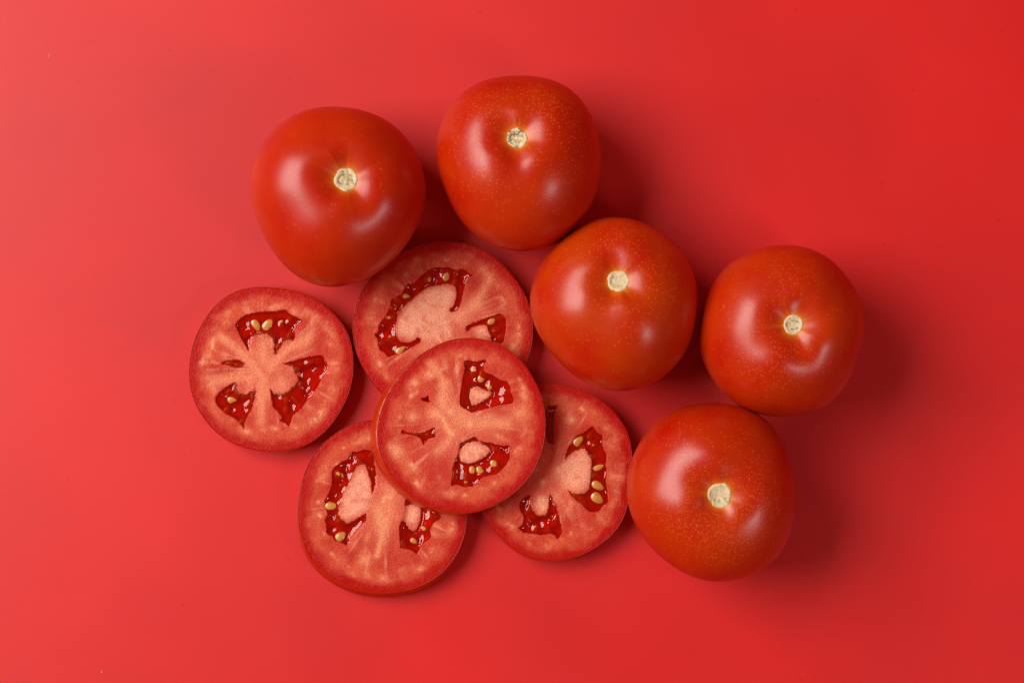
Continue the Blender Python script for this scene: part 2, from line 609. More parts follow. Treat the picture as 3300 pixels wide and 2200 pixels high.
TOMATOES = [
    dict(name='tomato', label='large smooth tomato with almost no specks, leftmost of the whole tomatoes',
         zoom=(780, 320, .39541), scar=(862, 632), scar_r=97, seed=11, dens=0.10, speck_dir=3.1,
         crackle=0.1, crack_dark=0.6, lobes=(4, 0.0008, 2, 0.0004),
         outline=[(720, 65), (850, 70), (980, 90), (1100, 130), (1210, 195), (1310, 280), (1390, 385), (1450, 500), (1485, 620), (1500, 740), (1490, 860), (1455, 980), (1400, 1090), (1320, 1210), (1230, 1310), (1120, 1400), (1000, 1470), (880, 1512), (770, 1530), (660, 1525), (540, 1495), (430, 1430), (330, 1340), (250, 1240), (180, 1120), (125, 990), (85, 850), (68, 720), (75, 600), (105, 490), (160, 375), (240, 275), (330, 195), (430, 130), (540, 85), (630, 68)]),
    dict(name='tomato', label='speckled tomato with dark cracked stem scar, topmost of all',
         zoom=(1380, 220, .38265), scar=(745, 555), scar_r=92, seed=23, dens=0.95, speck_dir=1.0,
         crackle=0.22, crack_dark=0.95, rim_crack=0.9, lobes=(4, 0.0006, 2, 0.0008),
         outline=[(720, 65), (850, 68), (960, 78), (1060, 105), (1150, 150), (1240, 220), (1310, 300), (1370, 390), (1415, 490), (1440, 590), (1452, 720), (1450, 880), (1430, 1000), (1390, 1120), (1325, 1235), (1235, 1350), (1130, 1445), (1000, 1515), (870, 1540), (737, 1539), (600, 1512), (465, 1453), (355, 1370), (261, 1262), (195, 1150), (140, 1032), (105, 920), (75, 800), (62, 680), (75, 570), (110, 460), (170, 350), (250, 250), (350, 165), (460, 110), (590, 75)]),
    dict(name='tomato', label='bright orange-red tomato in the middle of the five whole tomatoes, between two others',
         zoom=(1680, 680, .38265), scar=(820, 555), scar_r=94, seed=37, dens=0.5, warm=1.0, speck_dir=1.5,
         crack_dark=0.4, lobes=(5, 0.0005, 3, 0.0007),
         outline=[(760, 55), (880, 62), (1000, 90), (1110, 140), (1220, 215), (1310, 300), (1390, 400), (1445, 510), (1480, 640), (1490, 770), (1480, 900), (1450, 1030), (1400, 1150), (1330, 1260), (1240, 1360), (1130, 1440), (1010, 1490), (880, 1515), (750, 1512), (620, 1480), (500, 1425), (390, 1340), (290, 1240), (210, 1140), (140, 1030), (95, 920), (73, 800), (78, 690), (105, 570), (155, 460), (225, 360), (310, 270), (410, 180), (520, 110), (640, 68)]),
    dict(name='tomato', label='speckled tomato furthest right with a puckered stem hollow',
         zoom=(2220, 770, .38265), scar=(893, 715), scar_r=86, seed=41, dens=0.55, warm=0.3, speck_dir=4.2,
         crack_dark=0.7, lobes=(4, 0.0010, 3, 0.0006),
         outline=[(820, 52), (940, 62), (1060, 95), (1170, 160), (1270, 250), (1350, 350), (1410, 460), (1450, 570), (1470, 690), (1460, 820), (1435, 950), (1395, 1070), (1340, 1190), (1260, 1310), (1160, 1400), (1030, 1460), (900, 1490), (770, 1500), (650, 1485), (520, 1450), (400, 1395), (300, 1310), (220, 1210), (150, 1100), (105, 980), (82, 860), (80, 760), (95, 650), (130, 530), (180, 410), (250, 300), (340, 210), (450, 135), (570, 80), (700, 57)]),
    dict(name='tomato', label='densely speckled tomato touching a cut slice, lowest of the whole tomatoes',
         zoom=(1990, 1280, .39541), scar=(838, 800), scar_r=97, seed=59, dens=1.0, warm=0.3, speck_dir=5.0,
         crack_dark=0.6, lobes=(4, 0.0009, 3, 0.0006),
         outline=[(780, 45), (900, 52), (1010, 75), (1110, 115), (1200, 175), (1280, 260), (1345, 360), (1390, 470), (1425, 600), (1442, 730), (1445, 860), (1435, 990), (1410, 1100), (1360, 1210), (1290, 1300), (1190, 1390), (1070, 1450), (940, 1485), (810, 1500), (690, 1485), (570, 1440), (460, 1385), (350, 1300), (260, 1200), (180, 1110), (120, 990), (85, 860), (75, 740), (85, 620), (115, 500), (165, 390), (230, 300), (310, 210), (410, 130), (520, 80), (650, 52)]),
]
for sp in TOMATOES:
    build_tomato(sp)

# ------------------------------------------------------------------ slices
TH = 0.0085         # thickness of a slice
C_RIM = np.array([0.49, 0.006, 0.003])
C_OUT = np.array([0.69, 0.106, 0.045])
C_MID = np.array([0.62, 0.066, 0.034])
C_CORE = np.array([0.74, 0.158, 0.088])
C_PALE = np.array([0.90, 0.33, 0.165])
C_PLAC = np.array([0.96, 0.43, 0.27])
C_VASC = np.array([0.88, 0.62, 0.24])
C_PIT = np.array([0.80, 0.045, 0.006])


def build_slice(spec):
    ox, oy, k = spec['zoom']
    z0 = spec.get('z', 0.0)
    zt = z0 + TH
    seed = spec['seed']
    px_m = S * (D - zt) / D                       # metres per photo pixel at the cut face

    def W(pts):
        p = np.asarray(pts, float)
        x, y = P(ox + p[:, 0] * k, oy + p[:, 1] * k, zt)
        return np.stack([x, y], 1)
    out = W(spec['outline'])
    c = 0.5 * (out.min(0) + out.max(0))
    R = polar_radius(out, c, 10)
    rmean = float(R(np.linspace(0, 6.28, 90)).mean())
    root = thing('tomato_slice', spec['label'], 'tomato slice', (c[0], c[1], z0), 'cut tomato slices')
    ns = 560
    t = np.concatenate([np.linspace(0.004, 0.90, 205), np.linspace(0.9045, 1.0, 26)])
    al = np.linspace(0, 2 * math.pi, ns, endpoint=False)
    Ra = R(al)
    T, A = np.meshgrid(t, al, indexing='ij')
    RR = (T * Ra[None, :]).ravel()
    x = np.concatenate([[0], RR * np.cos(A.ravel())]) + c[0]
    y = np.concatenate([[0], RR * np.sin(A.ravel())]) + c[1]
    tt = np.concatenate([[0], T.ravel()])
    rimd = np.concatenate([[rmean], ((1 - T) * Ra[None, :]).ravel()])      # distance to the peel
    mm = 0.001
    # ---- cavities
    cav_w = [smooth_poly(W(cav['p']), 2) for cav in spec['cavities']]

    def cavities(x, y):
        """depth, gel lining and staining of the seed pockets at points of the cut face"""
        jx = 0.16 * mm * noise2(x / (0.7 * mm), y / (0.7 * mm), seed + 1) * 2
        jy = 0.16 * mm * noise2(x / (0.7 * mm), y / (0.7 * mm), seed + 2) * 2
        fr = 0.5 * mm * fbm(x / (0.9 * mm), y / (0.9 * mm), seed + 8)
        h = np.zeros_like(x)
        depth_f = np.zeros_like(x)
        stain = np.zeros_like(x)
        for cav, poly in zip(spec['cavities'], cav_w):
            s, bx, by = sdf(x + jx, y + jy, poly)
            inner = ((bx - x) * (c[0] - x) + (by - y) * (c[1] - y)) / (np.hypot(bx - x, by - y) * np.hypot(c[0] - x, c[1] - y) + 1e-9)
            soft = cav.get('soft', 1.0) * sstep(-0.1, 0.6, inner * np.sign(s))
            wdt = (spec.get('wall', 0.95) + 2.4 * soft) * mm
            dep = cav.get('depth', 2.3) * mm
            f = sstep(-0.1, 1.0, (s + fr * soft) / wdt)
            ins_f = np.zeros_like(x)
            for ins in cav.get('insets', []):
                si, _, _ = sdf(x + jx * 1.5, y + jy * 1.5, smooth_poly(W(ins['p']), 2))
                lift = sstep(-0.5 * mm, 0.9 * mm, si)
                ins_f = np.maximum(ins_f, lift)
                f = f * (1 - lift * (1 - ins.get('drop', 0.9) * mm / dep))
            h = h - dep * f
            depth_f = np.maximum(depth_f, f * (s > 0) * (1 - 0.95 * ins_f))
            wst = (0.7 + 2.4 * soft) * mm
            stain = np.maximum(stain, sstep(-0.9 * mm, wst, s + 0.8 * fr) * 0.85 * (1 - ins_f))
        return h, depth_f, stain
    h, depth_f, stain = cavities(x, y)
    depth_f = np.clip(depth_f, 0, 1)
    # uneven knife cut, tissue grain
    flat = 1 - sstep(0.0, 0.3, -h / mm)
    h = h + 0.00022 * fbm(x / (6 * mm), y / (6 * mm), seed + 5) * flat
    h = h + 0.00007 * fbm(x / (0.55 * mm), y / (0.55 * mm), seed + 6, 2)
    h = h - 0.00028 * sstep(0.5 * mm, 0.0, rimd) - 0.00020 * sstep(0.16 * mm, 0.0, rimd)
    # ---- pigment
    wob = 0.9 * mm * fbm(x / (3.2 * mm), y / (3.2 * mm), seed + 7) * 2
    rd = rimd + wob
    col = C_MID[None, :] * np.ones((len(x), 1))

    def mixin(col, cc, f):
        return col + (cc[None, :] - col) * f[:, None]
    rr = np.hypot(x - c[0], y - c[1]) / rmean
    col = mixin(col, C_OUT, 0.9 * np.exp(-((rd - 6.2 * mm) / (2.6 * mm)) ** 2))
    col = mixin(col, C_CORE, np.clip(1.0 - rr / 0.62, 0, 1) ** 0.8 * 0.95)
    # pale flecks strung along the outer wall and the radial walls
    rng = np.random.RandomState(seed)
    th0 = 0.0
    while th0 < 6.28:
        r0 = R(np.array([th0]))[0] - rng.uniform(4.6, 9.0) * mm
        bx, by = c[0] + r0 * math.cos(th0), c[1] + r0 * math.sin(th0)
        w1 = rng.uniform(0.6, 2.0) * mm
        # flecks are stretched along the wall
        dx, dy = x - bx, y - by
        er = dx * math.cos(th0) + dy * math.sin(th0)
        et = -dx * math.sin(th0) + dy * math.cos(th0)
        g = np.exp(-(er / (w1 * 0.85)) ** 2 - (et / (w1 * 1.2)) ** 2)
        col = mixin(col, C_PALE, np.clip(g * (1 + 1.6 * fbm(x / (1.3 * mm), y / (1.3 * mm), seed + 44)) * rng.uniform(0.15, 0.9), 0, 1))
        th0 += rng.uniform(0.06, 0.34)
    for _ in range(34):
        r0, a0 = rmean * rng.uniform(0.15, 0.74), rng.uniform(0, 6.28)
        bx, by = c[0] + r0 * math.cos(a0), c[1] + r0 * math.sin(a0)
        w1 = rng.uniform(0.7, 2.0) * mm
        er = (x - bx) * math.cos(a0) + (y - by) * math.sin(a0)
        et = -(x - bx) * math.sin(a0) + (y - by) * math.cos(a0)
        g = np.exp(-(er / (w1 * 1.6)) ** 2 - (et / (w1 * 0.8)) ** 2)
        col = mixin(col, C_PALE, g * rng.uniform(0.2, 0.55))
    ang = np.arctan2(y - c[1], x - c[0])
    fib = noise2(np.cos(ang) * 16 + 3, np.sin(ang) * 16 + rr * 1.5, seed + 60) + 0.6 * noise2(np.cos(ang) * 34 + 9, np.sin(ang) * 34 + rr * 3, seed + 61)
    col = mixin(col, C_PLAC, np.clip(fib * 1.4 - 0.12, 0, 0.5) * sstep(-0.25, 0.3, fbm(x / (7 * mm), y / (7 * mm), seed + 63)) * sstep(0.08, 0.3, rr) * (1 - sstep(0.7, 0.92, rr)))
    big = fbm(x / (5 * mm), y / (5 * mm), seed + 12)
    col = mixin(col, C_RIM, np.clip(0.4 * (big + 0.1) * 2, 0, 0.5) * sstep(0.2, 0.6, rr))
    col = mixin(col, C_RIM, 0.97 * sstep(4.9 * mm, 1.4 * mm, rd))
    for vs_ in spec.get('vascular', []):
        vp = W(vs_['p'])
        wv = vs_.get('w', 0.7) * mm * (1.25 if vs_.get('y', 1.0) > 0.3 else 1.0)
        if len(vp) == 1:
            dist = np.hypot(x - vp[0, 0], y - vp[0, 1])
        else:
            dist = np.full(x.shape, 1.0)
            for i in range(len(vp) - 1):
                a_, b_ = vp[i], vp[i + 1]
                e = b_ - a_
                u = np.clip(((x - a_[0]) * e[0] + (y - a_[1]) * e[1]) / (e @ e), 0, 1)
                dist = np.minimum(dist, np.hypot(x - a_[0] - u * e[0], y - a_[1] - u * e[1]))
        dist = dist + 0.25 * mm * noise2(x / (0.8 * mm), y / (0.8 * mm), seed + 30)
        col = mixin(col, C_PALE, np.exp(-(dist / (wv * 2.3)) ** 2) * 0.7)
        if vs_.get('y', 1.0) > 0:
            col = mixin(col, C_VASC, np.exp(-(dist / wv) ** 2) * vs_.get('y', 1.0))
    for pl in spec.get('pale', []):
        sp_d, _, _ = sdf(x, y, smooth_poly(W(pl), 2))
        n_ = 0.5 * mm * fbm(x / (1.6 * mm), y / (1.6 * mm), seed + 33)
        col = mixin(col, C_PLAC, np.clip(0.88 + 0.8 * fbm(x / (2.2 * mm), y / (2.2 * mm), seed + 35), 0.2, 1) * sstep(-2.0 * mm, 2.2 * mm, sp_d + n_))
    col = mixin(col, C_PIT, np.maximum(depth_f, stain))
    v = np.stack([x - c[0], y - c[1], TH + h], 1)
    flesh = mesh_obj('flesh', v, polar_faces(ns, len(t)), M_FLESH, root, colors=col, floats={'pit': depth_f})

    # ---- peel: thin lip at the top edge, bulging side, flat underside
    bo = np.array(spec.get('bulge', (0, 0)), float)       # metres the underside spreads towards
    prof = [(-0.22, 0.9999, 0.0), (-0.10, 1.0, 0.0), (0.02, 0.990, 0.0)] + \
           [(None, 1 - s_, s_) for s_ in np.linspace(0.03, 1.0, 16)]
    ca, sa = np.cos(al), np.sin(al)
    push = np.clip(ca * bo[0] + sa * bo[1], -0.0006, None)
    rip = 0.00010 * noise2(ca * 26, sa * 26, seed + 70) * 2
    rows = []
    for off, zz, s_ in prof:
        if off is not None:
            r = Ra + off * mm
            z = np.full(ns, TH * zz) - 0.00006 + (rip if off > -0.2 else 0)
            if off <= -0.2:
                z = z - 0.0007
        else:
            r = Ra + 0.00002 + push * (s_ ** 0.6) + 0.00025 * math.sin(math.pi * s_ * 0.9) - 0.0002 * s_
            z = np.full(ns, TH * (1 - s_))
            if s_ > 0.93:
                r = r - 0.0006 * (s_ - 0.93) / 0.07
        rows.append(np.stack([r * ca, r * sa, z], 1))
    pv = np.concatenate(rows + [np.array([[0, 0, 0.0]])])
    pf = polar_faces(ns, len(rows), False)
    l0 = (len(rows) - 1) * ns
    cen = len(pv) - 1
    pf += [(l0 + j, cen, l0 + (j + 1) % ns) for j in range(ns)]
    pv[:, 2] += 0.0002
    mesh_obj('peel', pv, pf, M_PEEL, root)

    # ---- seeds and gel
    sd_all = [(W([(q[0], q[1])])[0], q[2] * k * px_m, q[3] * k * px_m, math.radians(q[4]), (list(q) + [0.0])[5]) for q in spec['seeds']]
    rs = np.random.RandomState(seed + 7)
    for cav, poly in zip(spec['cavities'], cav_w):
        if cav.get('dry'):
            continue
        lo, hi = poly.min(0), poly.max(0)
        cand = lo + rs.rand(160, 2) * (hi - lo)
        sc, _, _ = sdf(cand[:, 0], cand[:, 1], poly)
        n_add = 0
        for q, dq in zip(cand, sc):
            if dq < 0.9 * mm or n_add >= cav.get('extra', 4):
                continue
            if any(np.hypot(*(q - e_[0])) < 3.1 * mm for e_ in sd_all):
                continue
            if any(sdf(q[:1], q[1:], W(i_['p']))[0][0] > -0.3 * mm for i_ in cav.get('insets', [])):
                continue
            sd_all.append((q, rs.uniform(2.5, 3.3) * mm, rs.uniform(1.5, 2.0) * mm,
                           math.atan2(q[1] - c[1], q[0] - c[0]) + rs.uniform(-.6, .6), rs.uniform(0.0, .45)))
            n_add += 1
    gels = []
    for ci, (cav, poly) in enumerate(zip(spec['cavities'], cav_w)):
        if cav.get('dry'):
            gels.append(None)
            continue
        stp = 2.1 * px_m
        lo, hi = poly.min(0) - 3 * stp, poly.max(0) + 3 * stp
        gx, gy = np.meshgrid(np.arange(lo[0], hi[0], stp), np.arange(lo[1], hi[1], stp), indexing='ij')
        s, _, _ = sdf(gx, gy, poly)
        lvl = cav.get('level', spec.get('level', 0.8)) * mm
        men = min(1.15 * mm, lvl + 0.1 * mm) * np.exp(-np.clip(s, 0, 1) / (1.6 * mm))
        lump = 1.25 * mm * fbm(gx / (2.5 * mm), gy / (2.5 * mm), seed + 80 + ci, 1) \
            + 0.13 * mm * noise2(gx / (1.0 * mm), gy / (1.0 * mm), seed + 90 + ci)
        z = TH - lvl + men + lump * sstep(0, 1.2 * mm, s) * cav.get('lump', 1.0)
        for (sp_, ln, wd, an, dz) in sd_all:
            dx, dy = gx - sp_[0], gy - sp_[1]
            u = (dx * math.cos(an) + dy * math.sin(an)) / (ln * 0.75)
            w_ = (-dx * math.sin(an) + dy * math.cos(an)) / (wd * 0.8)
            z = z + 0.6 * mm * np.exp(-(u * u + w_ * w_) * 1.1)
        for ins in cav.get('insets', []):
            si, _, _ = sdf(gx, gy, smooth_poly(W(ins['p']), 2))
            z = z - 0.9 * mm * sstep(-0.6 * mm, 0.4 * mm, si)
        z = TH - 0.12 * mm - np.log1p(np.exp(np.clip((TH - 0.12 * mm - z) / (0.12 * mm), -30, 30))) * 0.12 * mm
        keep = s > -0.45 * mm
        idx = -np.ones(gx.shape, int)
        idx[keep] = np.arange(keep.sum())
        a_, b_, c_, d_ = idx[:-1, :-1], idx[1:, :-1], idx[1:, 1:], idx[:-1, 1:]
        ok = (a_ >= 0) & (b_ >= 0) & (c_ >= 0) & (d_ >= 0)
        gf = np.stack([a_[ok], b_[ok], c_[ok], d_[ok]], 1)
        gv = np.stack([gx[keep] - c[0], gy[keep] - c[1], z[keep]], 1)
        fl, _, _ = cavities(gx[keep], gy[keep])
        gt = np.clip(z[keep] - (TH + fl), 0, 0.01)            # how deep the gel is here
        g_o = mesh_obj('gel', gv, gf, M_GEL, root, floats={'gel_depth': gt * 1000})
        gels.append((g_o, poly))
    for (sp_, ln, wd, an, dz) in sd_all:
        best, par = -1e9, root
        for g in gels:
            if g is None:
                continue
            s_, _, _ = sdf(np.array([sp_[0]]), np.array([sp_[1]]), g[1])
            if s_[0] > best:
                best, par = s_[0], g[0]
        nu, nv = 14, 8
        vv = [(0.5, 0, 0)]
        for i in range(1, nv):
            f = math.pi * i / nv
            for j in range(nu):
                q = 2 * math.pi * j / nu
                taper = 1 - 0.28 * (math.cos(f) + 0.2)          # one end pointed
                vv.append((0.5 * math.cos(f), 0.5 * math.sin(f) * math.cos(q) * taper, 0.5 * math.sin(f) * math.sin(q) * taper))
        vv.append((-0.5, 0, 0))
        ln, wd = ln * 1.15, wd * 1.2
        vv = np.array(vv) * np.array([ln, wd, min(ln, wd) * 0.44])
        ff = [(0, 1 + (j + 1) % nu, 1 + j) for j in range(nu)]
        for i in range(nv - 2):
            b0 = 1 + i * nu
            ff += [(b0 + j, b0 + (j + 1) % nu, b0 + nu + (j + 1) % nu, b0 + nu + j) for j in range(nu)]
        b0 = 1 + (nv - 2) * nu
        e_ = len(vv) - 1
        ff += [(b0 + j, b0 + (j + 1) % nu, e_) for j in range(nu)]
        ca_, sa_ = math.cos(an), math.sin(an)
        rot = np.stack([vv[:, 0] * ca_ - vv[:, 1] * sa_, vv[:, 0] * sa_ + vv[:, 1] * ca_, vv[:, 2]], 1)
        so = mesh_obj('seed', rot, ff, M_SEED, par)
        so.location = (sp_[0] - c[0], sp_[1] - c[1], TH + (-0.82 + dz * 0.5) * mm)
    return root


